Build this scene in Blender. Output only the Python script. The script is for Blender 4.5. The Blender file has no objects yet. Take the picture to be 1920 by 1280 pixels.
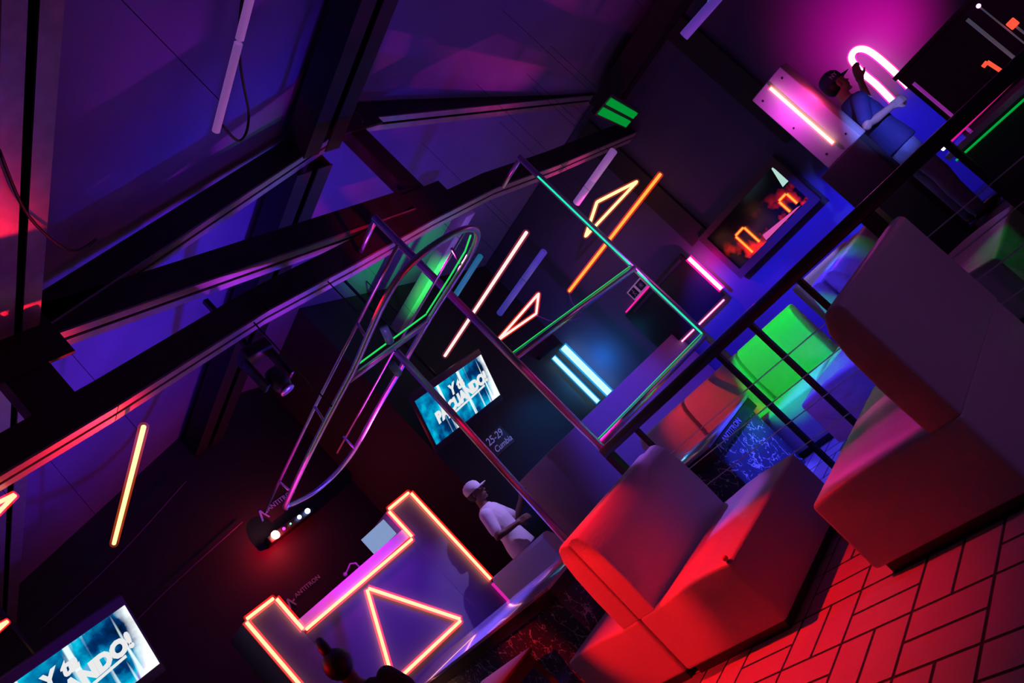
import bpy, bmesh, math, random
from mathutils import Vector, Matrix, Euler
random.seed(7)
PI = math.pi
S = bpy.context.scene
COL = S.collection
R = math.radians

# ------------------------------------------------------------------ camera
YAW, PITCH = R(42.8), R(8.55)
Fh = Vector((math.cos(YAW), math.sin(YAW), 0)); Rt = Vector((math.sin(YAW), -math.cos(YAW), 0)); Zv = Vector((0, 0, 1))
f3 = Fh*math.cos(PITCH)+Zv*math.sin(PITCH); u3 = -Fh*math.sin(PITCH)+Zv*math.cos(PITCH)
cx = .7101*Rt-.7041*u3; cy = .7041*Rt+.7101*u3
cam = bpy.data.objects.new('camera', bpy.data.cameras.new('camera')); COL.objects.link(cam)
cam.data.sensor_width = 36; cam.data.lens = 1477/1920*36; cam.data.clip_start = .02
m = Matrix((cx, cy, -f3)).transposed().to_4x4(); m.translation = (0, 0, 1.25); cam.matrix_world = m
S.camera = cam
# ------------------------------------------------------------------ world, view
w = bpy.data.worlds.new('night'); S.world = w; w.use_nodes = True
w.node_tree.nodes['Background'].inputs[0].default_value = (.5, .7, 1, 1)
w.node_tree.nodes['Background'].inputs[1].default_value = .009
S.view_settings.view_transform = 'Standard'; S.view_settings.look = 'None'
S.view_settings.exposure = 0; S.view_settings.gamma = 1

# ------------------------------------------------------------------ stage lights
def aim(o, loc, tgt):
    o.location = loc; o.rotation_euler = (Vector(tgt)-Vector(loc)).to_track_quat('-Z', 'Y').to_euler()
def spot(name, loc, tgt, col, power, deg, blend=.6, rad=.02):
    l = bpy.data.lights.new(name, 'SPOT'); l.color = col; l.energy = power; l.spot_size = R(deg); l.spot_blend = blend; l.shadow_soft_size = rad
    o = bpy.data.objects.new(name, l); COL.objects.link(o); aim(o, loc, tgt); return o
def point(name, loc, col, power, rad=.0):
    l = bpy.data.lights.new(name, 'POINT'); l.color = col; l.energy = power; l.shadow_soft_size = rad
    o = bpy.data.objects.new(name, l); COL.objects.link(o); o.location = loc; return o
def area(name, loc, tgt, col, power, sx, sy):
    l = bpy.data.lights.new(name, 'AREA'); l.shape = 'RECTANGLE'; l.size = sx; l.size_y = sy; l.color = col; l.energy = power
    o = bpy.data.objects.new(name, l); COL.objects.link(o); aim(o, loc, tgt); return o
RED = (1, .006, .006); BLUE = (.05, .03, 1); GREEN = (.0, 1, .12); PURP = (.35, .04, 1); PINK = (1, .02, .4); TEAL = (0, .45, 1)
# red wash on near sofas and floor
spot('red_sofa_wash', (.5, 4.1, 1.9), (2.75, 3.35, .45), RED, 420, 21, .6)
spot('red_floor_wash', (2.86, 3.5, 3.2), (2.35, 2.7, 0), RED, 760, 44, 1)
spot('red_backrest_wash', (.3, .9, 2.6), (2.95, 3.2, .78), RED, 95, 10, 1)
spot('red_stool_wash', (1.2, 4.2, 2.2), (2.85, 4.7, .5), RED, 190, 20, .9)
# roof wash behind the first truss
spot('roof_blue_wash', (4.0, 5.2, 1.4), (4.0, 5.9, 4.7), (.045, .02, 1), 270, 100, 1)
spot('roof_blue_wash_right', (6.6, 5.3, 2.6), (6.9, 5.6, 4.6), (.10, .01, 1), 30, 110, 1)
spot('roof_violet_wash', (1.6, 5.6, 1.4), (2.2, 6.2, 4.4), (.26, .0, 1), 85, 100, 1)
# roof wash in front of the truss, thrown away from it
spot('roof_blue_front', (3.6, 4.2, 3.0), (3.5, 3.2, 4.7), (.06, .01, 1), 13, 100, 1)
spot('roof_violet_front', (1.9, 4.1, 2.8), (1.6, 2.6, 4.3), (.40, .0, 1), 3, 120, 1)
spot('roof_blue_front_right', (6.6, 4.1, 3.0), (6.2, 2.8, 4.8), (.10, .01, 1), 9, 120, 1)
# truss flange accents
spot('truss_red_accent', (2.4, 5.6, 2.4), (1.5, 4.5, 3.45), (1, .01, .03), 240, 50, .9)
spot('truss_violet_accent', (4.0, 5.9, 2.2), (3.8, 4.5, 3.6), (.6, .03, .9), 110, 50, .9)
spot('truss_green_accent', (4.6, 5.2, 3.1), (4.2, 4.5, 4.6), (0, .9, .45), 9, 30, .9)
spot('truss_pink_accent', (8.0, 5.4, 2.6), (7.6, 4.5, 3.6), (1, .01, .3), 90, 40, .9)
# seating beyond the rail
spot('green_wash', (3.5, 2.6, 3.1), (5.45, 3.16, .62), (0, 1, .05), 620, 19, .3)
spot('red_far_seat_wash', (3.2, 5.0, 2.9), (5.45, 4.2, .65), (1, .03, .0), 330, 19, .9)
spot('blue_floor_wash', (4.2, 2.2, 3.3), (4.75, 2.6, .3), BLUE, 700, 34, .6)
spot('cyan_seat_glint', (6.2, 1.6, 2.6), (4.95, 2.6, .42), (0, .6, .7), 50, 10, .5)
spot('green_right_seat', (6.4, .6, 2.8), (5.0, 1.2, .45), (0, 1, .15), 60, 16, .7)
spot('marble_blue_key', (4.9, 1.3, 2.6), (4.66, 3.37, .3), (.06, .07, 1), 900, 14, .5)
spot('green_backrest_glint', (3.4, 2.6, 2.2), (4.66, 2.25, .74), (0, 1, .1), 90, 7, .7)
spot('pink_seat_wash', (3.9, 3.6, 3.0), (3.15, 1.80, .42), PINK, 420, 13, .35)
spot('violet_seat_wash', (4.6, 4.0, 3.0), (3.5, 2.95, .42), (.4, .12, 1), 260, 12, .6)
spot('violet_back_fill', (3.0, -2.6, 2.6), (3.4, 1.28, .6), (.7, .16, .9), 60, 40, 1)
for wy in (2.6, 3.9, 5.3): spot('blue_wall_wash', (7.7, wy, 2.5), (9.2, wy, .3), (.03, .02, 1), 460, 60, .7)
spot('blue_half_wall_wash', (7.6, 3.6, 3.2), (7.4, 6.2, .8), (.10, .05, 1), 420, 50, .9)
spot('long_table_wash', (4.3, 5.6, 3.2), (3.5, 5.4, .76), (.22, .12, 1), 1500, 40, .9)
# tube accents
spot('frame_red_accent', (3.7, 3.45, 1.9), (4.2, 4.0, 2.8), (1, .0, .02), 190, 30, .9)
spot('frame_pink_accent', (3.75, 3.4, 3.0), (4.2, 4.0, 1.5), (1, .0, .3), 450, 18, .9)
spot('frame_violet_accent', (4.6, 2.4, 2.4), (6.25, 4.0, 2.4), (.5, .08, 1), 200, 30, .9)
spot('pole_red_accent', (3.1, 3.6, 2.7), (3.56, 4.2, 1.4), (1, 0, .08), 160, 24, .8)
spot('lavender_back_wash', (5.3, 2.9, 3.1), (6.52, 2.95, .84), (.35, .25, 1), 240, 12, .6)
spot('green_top_glint', (4.4, 1.7, 3.0), (5.1, 2.17, .93), (0, 1, .2), 70, 14, .7)
spot('loop_pink_accent', (2.2, 6.6, 1.8), (3.5, 5.6, 2.6), (1, .0, .45), 220, 40, .9)
spot('loop_violet_accent', (2.0, 2.6, 1.8), (3.3, 3.6, 2.6), (.5, .08, 1), 90, 26, .9)

# ------------------------------------------------------------------ materials
MATS = {}
def mat(name, col, rough=.5, metal=0, bump=0, bscale=40, emit=None, estr=0, coat=0, var=0, vscale=3):
    if name in MATS: return MATS[name]
    m = bpy.data.materials.new(name); m.use_nodes = True; nt = m.node_tree; b = nt.nodes['Principled BSDF']
    b.inputs['Base Color'].default_value = (*col, 1); b.inputs['Roughness'].default_value = rough; b.inputs['Metallic'].default_value = metal
    b.inputs['Coat Weight'].default_value = coat
    if emit: b.inputs['Emission Color'].default_value = (*emit, 1); b.inputs['Emission Strength'].default_value = estr
    tc = nt.nodes.new('ShaderNodeTexCoord')
    if var:
        n = nt.nodes.new('ShaderNodeTexNoise'); n.inputs['Scale'].default_value = vscale; nt.links.new(tc.outputs['Object'], n.inputs['Vector'])
        mx = nt.nodes.new('ShaderNodeMix'); mx.data_type = 'RGBA'
        mx.inputs[6].default_value = (*[c*(1-var) for c in col], 1); mx.inputs[7].default_value = (*[min(1, c*(1+var)) for c in col], 1)
        nt.links.new(n.outputs['Fac'], mx.inputs[0]); nt.links.new(mx.outputs[2], b.inputs['Base Color'])
    if bump:
        n2 = nt.nodes.new('ShaderNodeTexNoise'); n2.inputs['Scale'].default_value = bscale; n2.inputs['Detail'].default_value = 3
        nt.links.new(tc.outputs['Object'], n2.inputs['Vector'])
        bp = nt.nodes.new('ShaderNodeBump'); bp.inputs['Strength'].default_value = bump; bp.inputs['Distance'].default_value = .02
        nt.links.new(n2.outputs['Fac'], bp.inputs['Height']); nt.links.new(bp.outputs[0], b.inputs['Normal'])
    MATS[name] = m; return m
STEEL = mat('painted_truss_steel', (.022, .022, .026), .62, .0, var=.3, vscale=6)
FLANGE = mat('lit_flange_steel', (.34, .33, .36), .38, .3, var=.35, vscale=9)  # paler than the webs, so light on the undersides is partly in the colour
BLACKSTEEL = mat('black_painted_steel', (.02, .02, .024), .35, .2)
CHROME = mat('chromed_tube', (.8, .8, .84), .36, 1)
LEATHER = mat('pale_leatherette', (.48, .46, .48), .42, 0, bump=.15, bscale=60, var=.06)
LEATHER2 = mat('pale_leatherette_worn', (.42, .40, .42), .38, 0, bump=.5, bscale=9, var=.1)
ROOF = mat('roof_sheet', (.24, .20, .46), .75, 0, bump=.6, bscale=1.3, var=.35, vscale=1.1)  # sheet tinted blue to deepen the blue wash on it
BLACKWALL = mat('black_wall_paint', (.035, .036, .042), .7, 0, var=.2)
WALL = mat('blue_tinted_wall_paint', (.10, .09, .2), .7, 0, var=.1, vscale=1.5)  # blue of the wall wash mixed into the base colour
HALF = mat('half_wall_paint', (.3, .3, .38), .6, 0, var=.08)
TABLETOP = mat('polished_top', (.4, .38, .5), .2, 0, coat=1)  # pale violet base stands in for the roof mirrored in the top
DARKPL = mat('dark_plastic', (.02, .02, .022), .4)
BEZEL = mat('tv_bezel', (.06, .04, .09), .4)
GROUT = mat('dark_grout', (.02, .02, .02), .8)
TILE = mat('floor_tile', (.42, .36, .34), .5, 0, bump=.12, bscale=30, var=.12, vscale=7)
WOOD = mat('stained_wood', (.22, .06, .02), .45, 0, var=.3, vscale=12)
WHITEP = mat('white_panel', (.75, .75, .78), .35)
CABLE = mat('cable_rubber', (.015, .015, .015), .5)
SKIN = mat('skin', (.5, .32, .26), .5); SKIN2 = mat('brown_skin', (.18, .09, .06), .5)
NAVY = mat('navy_cotton', (.035, .035, .16), .8, bump=.3, bscale=25)
DENIM = mat('blue_denim', (.22, .26, .42), .8, bump=.4, bscale=30, var=.25, vscale=14)
WHITEC = mat('white_cotton', (.75, .73, .78), .8, bump=.3, bscale=15)
HAIR = mat('black_hair', (.012, .01, .01), .5)
INK = mat('pale_ink', (.42, .36, .55), .6)

def neonmat(name, col, strength):
    if name in MATS: return MATS[name]
    m = bpy.data.materials.new(name); m.use_nodes = True; nt = m.node_tree; nt.nodes.clear()
    e = nt.nodes.new('ShaderNodeEmission'); e.inputs[0].default_value = (*col, 1); e.inputs[1].default_value = strength
    o = nt.nodes.new('ShaderNodeOutputMaterial'); nt.links.new(e.outputs[0], o.inputs[0]); MATS[name] = m; return m
def halomat(name, col, strength, fac=.5):  # additive glow shell that paints the coloured halo round a tube
    if name in MATS: return MATS[name]
    m = bpy.data.materials.new(name); m.use_nodes = True; nt = m.node_tree; nt.nodes.clear()
    e = nt.nodes.new('ShaderNodeEmission'); e.inputs[0].default_value = (*col, 1); e.inputs[1].default_value = strength
    t = nt.nodes.new('ShaderNodeBsdfTransparent'); ad = nt.nodes.new('ShaderNodeAddShader')
    nt.links.new(t.outputs[0], ad.inputs[0]); nt.links.new(e.outputs[0], ad.inputs[1])
    o = nt.nodes.new('ShaderNodeOutputMaterial'); nt.links.new(ad.outputs[0], o.inputs[0]); MATS[name] = m; return m
N_OR = neonmat('orange_neon', (1, .62, .32), 1.5); HALO_OR = halomat('orange_halo', (1, .02, .015), .45)
N_YE = neonmat('yellow_neon', (1, .82, .34), 1.5); HALO_YE = halomat('yellow_halo', (1, .10, .01), .16)
N_PK = neonmat('pink_neon', (1, .7, .9), 1.4); HALO_PK = halomat('pink_halo', (1, .0, .30), .55)
N_TQ = neonmat('turquoise_neon', (.5, .95, 1), 1.3); HALO_TQ = halomat('turquoise_halo', (0, .35, .8), .4)
N_WH = neonmat('rose_white_neon', (1, .74, .70), 1.2); HALO_WH = halomat('rose_halo', (.8, .06, .12), .12)
N_AM = neonmat('amber_neon', (1, .34, .05), 1.5); HALO_AM = halomat('amber_halo', (1, .03, .0), .28)
TUBE_OFF = mat('frosted_tube', (.8, .7, .85), .3, emit=(.42, .15, .7), estr=.35)  # tubes are off; violet light on them is put in as emission

# ------------------------------------------------------------------ mesh helpers
class MB:
    def __init__(s): s.v = []; s.f = []
    def add(s, v, f):
        n = len(s.v); s.v += [tuple(p) for p in v]; s.f += [tuple(i+n for i in q) for q in f]; return s
    def box(s, a, b, M=None):
        x0, y0, z0 = a; x1, y1, z1 = b
        v = [Vector(p) for p in ((x0, y0, z0), (x1, y0, z0), (x1, y1, z0), (x0, y1, z0), (x0, y0, z1), (x1, y0, z1), (x1, y1, z1), (x0, y1, z1))]
        if M: v = [M @ p for p in v]
        return s.add(v, [(0, 3, 2, 1), (4, 5, 6, 7), (0, 1, 5, 4), (1, 2, 6, 5), (2, 3, 7, 6), (3, 0, 4, 7)])
    def prism(s, prof, d0, d1, M=None):      # profile list of Vectors at offset d0 / d1
        n = len(prof); v = [Vector(p)+Vector(d0) for p in prof]+[Vector(p)+Vector(d1) for p in prof]
        if M: v = [M @ p for p in v]
        return s.add(v, [tuple(range(n))[::-1], tuple(range(n, 2*n))]+[(i, (i+1) % n, (i+1) % n+n, i+n) for i in range(n)])
    def tube(s, pts, r, n=10, closed=False, cap=True, rs=None):
        pts = [Vector(p) for p in pts]; L = len(pts); rings = []
        up = None
        for i, p in enumerate(pts):
            a = pts[i-1] if (i > 0 or closed) else p; b = pts[(i+1) % L] if (i < L-1 or closed) else p
            t = (b-a).normalized()
            if up is None: up = t.orthogonal().normalized()
            up = (up-t*up.dot(t)); up = up.normalized() if up.length > 1e-6 else t.orthogonal().normalized()
            sd = t.cross(up); k = 1
            if 0 < i < L-1 or closed:
                c = (p-a).normalized().dot((b-p).normalized()); k = 1/max(.5, math.sqrt((1+c)/2))
            rr = rs[i] if rs else r
            rings.append([p+(up*math.cos(q)+sd*math.sin(q))*rr*(k if k < 1.5 else 1.2) for q in [2*PI*j/n for j in range(n)]])
        v = [q for rg in rings for q in rg]; f = []
        for i in range(L if closed else L-1):
            i2 = (i+1) % L
            for j in range(n): f.append((i*n+j, i*n+(j+1) % n, i2*n+(j+1) % n, i2*n+j))
        if cap and not closed: f += [tuple(range(n))[::-1], tuple(range((L-1)*n, L*n))]
        return s.add(v, f)
    def ball(s, c, rx, ry=None, rz=None, nu=12, nv=8, M=None):
        ry = ry or rx; rz = rz or rx; c = Vector(c); v = [Vector((0, 0, rz))]; f = []
        for i in range(1, nv):
            for j in range(nu):
                a = PI*i/nv; b = 2*PI*j/nu; v.append(Vector((rx*math.sin(a)*math.cos(b), ry*math.sin(a)*math.sin(b), rz*math.cos(a))))
        v.append(Vector((0, 0, -rz))); e = len(v)-1
        for j in range(nu):
            f.append((0, 1+j, 1+(j+1) % nu)); f.append((e, e-nu+(j+1) % nu, e-nu+j))
        for i in range(nv-2):
            for j in range(nu): f.append((1+i*nu+j, 1+(i+1)*nu+j, 1+(i+1)*nu+(j+1) % nu, 1+i*nu+(j+1) % nu))
        if M: v = [M @ p for p in v]
        return s.add([p+c for p in v], f)
    def lathe(s, prof, c=(0, 0, 0), n=24):
        v = []; f = []; c = Vector(c)
        for r, z in prof:
            for j in range(n): v.append(c+Vector((r*math.cos(2*PI*j/n), r*math.sin(2*PI*j/n), z)))
        for i in range(len(prof)-1):
            for j in range(n): f.append((i*n+j, i*n+(j+1) % n, (i+1)*n+(j+1) % n, (i+1)*n+j))
        f += [tuple(range(n))[::-1], tuple(range((len(prof)-1)*n, len(prof)*n))]
        return s.add(v, f)
    def build(s, name, m, parent=None, smooth=False, bevel=0, seg=2, origin=None, auto=False):
        me = bpy.data.meshes.new(name)
        o = bpy.data.objects.new(name, me); COL.objects.link(o)
        off = Vector((0, 0, 0))
        if origin is not None: off = Vector(origin)
        me.from_pydata([tuple(Vector(p)-off) for p in s.v], [], s.f)
        bm = bmesh.new(); bm.from_mesh(me); bmesh.ops.recalc_face_normals(bm, faces=bm.faces); bm.to_mesh(me); bm.free()
        if m: me.materials.append(m)
        if smooth:
            for p in me.polygons: p.use_smooth = True
        if auto:
            for e in me.edges: pass
            bm = bmesh.new(); bm.from_mesh(me)
            for e in bm.edges:
                if len(e.link_faces) == 2 and e.calc_face_angle(0) > R(40): e.smooth = False
            bm.to_mesh(me); bm.free()
        if bevel:
            b = o.modifiers.new('bevel', 'BEVEL'); b.width = bevel; b.segments = seg; b.limit_method = 'ANGLE'; b.angle_limit = R(35)
            for p in me.polygons: p.use_smooth = True
            b.harden_normals = False
        if parent: o.parent = parent; o.location = off-(parent.location if parent.type == 'EMPTY' and origin is not None else Vector((0, 0, 0)))
        elif origin is not None: o.location = off
        if parent and origin is None and parent.get('_at'): pass
        return o
def tag(o, label=None, cat=None, group=None, kind=None):
    if label: o['label'] = label
    if cat: o['category'] = cat
    if group: o['group'] = group
    if kind: o['kind'] = kind
    return o
def thing(name, label, cat, loc=(0, 0, 0), rz=0, group=None):
    o = bpy.data.objects.new(name, None); COL.objects.link(o); o.empty_display_size = .1
    o.location = loc; o.rotation_euler = (0, 0, rz); return tag(o, label, cat, group)
# parts of a thing are given in the thing's own coordinates
def cp(root, loc, rz=0, label=None, group=None):
    r = root.copy(); COL.objects.link(r); r.location = loc; r.rotation_euler = (0, 0, rz)
    if label: r['label'] = label
    if group: r['group'] = group
    for ch in list(root.children):
        c = ch.copy(); COL.objects.link(c); c.parent = r
        for g in ch.children:
            d = g.copy(); COL.objects.link(d); d.parent = c
    return r
def struct(o): o['kind'] = 'structure'; return o
def text_mesh(name, txt, size, m, M, parent=None, shear=0, bold=0, ext=.002):
    cu = bpy.data.curves.new(name, 'FONT'); cu.body = txt; cu.size = size; cu.shear = shear; cu.offset = bold; cu.extrude = ext; cu.align_x = 'CENTER'; cu.align_y = 'CENTER'; cu.resolution_u = 3
    t = bpy.data.objects.new('tmp_text', cu); COL.objects.link(t)
    dg = bpy.context.evaluated_depsgraph_get(); dg.update(); me = bpy.data.meshes.new_from_object(t.evaluated_get(dg))
    bpy.data.objects.remove(t); me.materials.clear(); me.materials.append(m); me.transform(M); me.name = name
    o = bpy.data.objects.new(name, me); COL.objects.link(o)
    if parent: o.parent = parent
    return o
def frameM(o, x, y):                         # text basis: x along, y up
    x = Vector(x).normalized(); y = Vector(y).normalized(); z = x.cross(y)
    M = Matrix((x, y, z)).transposed().to_4x4(); M.translation = Vector(o); return M

# ================================================================== SETTING
# floor: grout bed with basket-weave pairs of tiles on top
bx, by, ox, oy = .33, .343, 2.445, 1.81
fb = MB(); fb.box((-2, -3, -.12), (9.3, 9.7, -.004)); fl = fb.build('floor', GROUT); struct(fl)
tb = MB(); g = .0075
for i in range(-9, 12):
    for j in range(-10, 12):
        x0, y0 = ox+i*bx, oy+j*by
        for k in (0, 1):
            if (i+j) % 2 == 0: tb.box((x0+k*bx/2+g, y0+g, -.006), (x0+(k+1)*bx/2-g, y0+by-g, 0))
            else: tb.box((x0+g, y0+k*by/2+g, -.006), (x0+bx-g, y0+(k+1)*by/2-g, 0))
tl = tb.build('floor_tiles', TILE); tl.parent = fl
# roof: two slopes
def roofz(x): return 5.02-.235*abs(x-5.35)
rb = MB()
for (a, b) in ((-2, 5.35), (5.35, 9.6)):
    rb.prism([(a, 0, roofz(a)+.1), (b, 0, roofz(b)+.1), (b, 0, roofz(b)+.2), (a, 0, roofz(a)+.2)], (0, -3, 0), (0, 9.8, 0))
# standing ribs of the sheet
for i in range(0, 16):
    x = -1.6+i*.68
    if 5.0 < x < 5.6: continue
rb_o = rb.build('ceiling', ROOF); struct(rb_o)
struct(MB().box((-2, 9.6, 0), (6.3, 9.7, 5.2)).build('wall_back', BLACKWALL))
struct(MB().box((6.0, 7.8, 0), (9.3, 7.9, 5.1)).build('wall_back_right', BLACKWALL))
struct(MB().box((6.0, 7.9, 0), (6.1, 9.6, 5.1)).build('wall_return', BLACKWALL))
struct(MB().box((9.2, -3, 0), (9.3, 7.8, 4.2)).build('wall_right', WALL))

# I-beams ------------------------------------------------------------
def beam(name, p0, p1, parent=None, h=.22, wd=.16, up=(0, 0, 1), fm=None):
    """double channel: dark webs and top, lighter bottom flanges with a slot between them"""
    p0 = Vector(p0); p1 = Vector(p1); t = (p1-p0).normalized(); u = Vector(up); u = (u-t*u.dot(t)).normalized(); s = t.cross(u)
    mb = MB(); fl = MB(); th = .014; hw = wd/2; gp = wd*.10
    for sg in (-1, 1):
        prof = [(gp*sg, 0), (hw*sg, 0), (hw*sg, -h+th), ((hw-th)*sg, -h+th), ((hw-th)*sg, -th), (gp*sg, -th)]
        mb.prism([s*a+u*b for a, b in prof], p0, p1)
        fl.prism([s*a+u*b for a, b in [(gp*sg, -h+th), (hw*sg*1.06, -h+th), (hw*sg*1.06, -h), (gp*sg, -h)]], p0, p1)
    mb.prism([s*a+u*b for a, b in ((-gp, -h*.5), (gp, -h*.5), (gp, -h*.5-.01), (-gp, -h*.5-.01))], p0, p1)
    o = mb.build(name, STEEL, parent); fl.build('flange', fm or FLANGE, o); return o
def boxbeam(p0, p1, h=.2, wd=.12, up=(0, 0, 1)):
    p0 = Vector(p0); p1 = Vector(p1); t = (p1-p0).normalized(); u = Vector(up); u = (u-t*u.dot(t)).normalized(); s = t.cross(u)
    return MB().prism([s*a+u*b for a, b in ((-wd/2, 0), (wd/2, 0), (wd/2, -h), (-wd/2, -h))], p0, p1)
tr = thing('roof_truss', 'dark steel gable roof truss with red, violet and blue light along its bottom chord', 'roof truss', (0, 0, 0))
TY = 4.5
chord = [(-.3, TY, 3.34), (1.91, TY, 3.52), (3.17, TY, 3.66), (4.1, TY, 3.70), (5.2, TY, 3.77), (6.2, TY, 3.80), (7.3, TY, 3.74), (9.15, TY, 3.70)]
for i in range(len(chord)-1): beam('bottom_chord', chord[i], chord[i+1], tr)
beam('top_chord', (-.3, TY, 3.66), (5.42, TY, 5.06), tr)
beam('top_chord', (5.42, TY, 5.06), (9.15, TY, 4.42), tr)
boxbeam((1.80, TY, 3.4), (1.80, TY, 4.2), .26, .14, up=(1, 0, 0)).build('web_post', STEEL, tr)
boxbeam((5.42, TY, 3.6), (5.42, TY, 5.02), .2, .14, up=(1, 0, 0)).build('king_post', STEEL, tr)
beam('diagonal', (1.9, TY, 4.15), (5.3, TY, 3.95), tr, .24)
MB().box((1.45, TY-.095, 3.75), (1.95, TY-.07, 4.22)).build('gusset_plate', STEEL, tr)
MB().box((5.05, TY-.095, 4.72), (5.65, TY-.07, 5.0)).build('gusset_plate', STEEL, tr)
MB().box((5.1, TY-.095, 3.62), (5.6, TY-.07, 3.9)).build('gusset_plate', STEEL, tr)
# purlins along the roof
def purlin(x, z, y0, y1, label, h=.22, wd=.3, fm=None):
    t = thing('roof_beam', label, 'roof beam', (x, (y0+y1)/2, z-h)); o = Vector(t.location)
    beam('web', Vector((x, y0, z))-o, Vector((x, y1, z))-o, t, h, wd, fm=fm); return t
purlin(1.76, 4.24, -2.5, 4.40, 'dark roof beam at the left edge of the photo, violet and blue flanges underneath', .24, .24)
purlin(1.76, 4.24, 4.60, 9.58, 'dark roof beam behind the truss, leading to the yellow tube', .24, .24)
purlin(4.72, 4.84, -2.5, 4.40, 'wide dark roof beam meeting the truss peak from the top edge', .26, .40, STEEL)
purlin(4.72, 4.84, 4.60, 9.58, 'wide dark roof beam running back from the truss peak to the black wall', .26, .40, STEEL)
purlin(9.0, 4.12, -2.5, 4.40, 'dark roof beam along the top of the right wall', .26, .36, STEEL)
t = thing('green_lit_beam', 'pale beam behind the loop rack, washed bright green', 'beam', (6.9, 6.6, 3.95))
MB().box((-.085, -1.15, 0), (.085, 1.19, .14)).build('beam', mat('pale_painted_steel', (.7, .72, .7), .5, var=.2, vscale=5), t, bevel=.004)
for y in (-.9, .9): MB().tube([(0, y, .13), (0, y, .8)], .008, 6).build('hanger', BLACKSTEEL, t)
spot('green_beam_accent', (6.3, 6.2, 2.5), (6.9, 6.7, 3.95), (.0, 1, .10), 190, 44, .9)

# ================================================================== SEATING
def sofa(name, label, W, loc, rz, group=None, top=.93, m=LEATHER, D=.74, bt=.30, seat=.42):
    t = thing(name, label, 'sofa', loc, rz, group)
    s = MB()
    # seat block with slightly crowned top
    n = 6; prof = [(0, .0, .05), (0, .0, seat-.02)]+[(0, (D-.01)*k/n, seat-.02+.02*math.sin(PI*min(1, k/n*1.25))) for k in range(1, n)]+[(0, D-.005, seat-.02), (0, D-.005, .05)]
    s.prism(prof, (0, 0, 0), (W, 0, 0)); s.build('seat', m, t, bevel=.022, seg=3)
    b = MB(); prof = [(0, D, seat-.03), (0, D-.145, seat-.03), (0, D-.148, seat+.06), (0, D-.15, seat+.18), (0, D-.142, top-.18), (0, D-.125, top-.07), (0, D-.09, top-.012), (0, D-.055, top), (0, D-.015, top-.004), (0, D, top-.025)]
    b.prism(prof, (.004, 0, 0), (W-.004, 0, 0)); b.build('backrest', m, t, bevel=.025, seg=3)
    MB().box((.03, .04, 0), (W-.03, D-.04, .055)).build('plinth', BLACKSTEEL, t)
    return t
G_NEAR = None
sofa('lounge_sofa', 'sofa lit bright red facing the tiled floor, nearest the bottom edge', .98, (2.72, 2.525, 0), 0, bt=.24)
sofa('lounge_sofa', 'red-lit sofa back to back with the bright red one, beside the long table', .98, (3.70, 3.995, 0), PI, D=.725, bt=.24)
sofa('lounge_sofa', 'large dark violet sofa seen from behind, nearest the right edge, with a pink-lit seat', 1.12, (3.87, 2.02, 0), PI, top=.96)
sofa('lounge_sofa', 'blue-lit sofa beyond the railing with cyan glints on its seat, facing the marble table', .98, (5.64, 2.89, 0), PI, m=LEATHER2)
sofa('lounge_sofa', 'dark sofa with a green-lit seat beyond the railing at the right edge', 1.05, (4.66, 1.395, 0), 0, m=LEATHER2)
sofa('lounge_sofa', 'sofa lit bright green in the row behind the marble table', .63, (5.08, 3.54, 0), -PI/2, top=.87, D=.62)
sofa('lounge_sofa', 'sofa lit orange-red in the row, directly left of the bright green one', .70, (5.08, 4.26, 0), -PI/2, top=.87, D=.62)
sofa('lounge_sofa', 'sofa at the far left end of the lit row, glowing dull red', .66, (5.08, 4.95, 0), -PI/2, top=.87, D=.62)
sofa('lounge_sofa', 'lavender-lit backrest of a sofa standing in front of the blue wall', .62, (7.26, 2.64, 0), PI/2, top=.89)
sofa('lounge_sofa', 'grey-blue sofa seen from behind, in front of the person in the white shirt', 1.0, (5.06, 5.33, 0), PI/2, top=.92)
# coloured accent cushions? none in view

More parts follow.
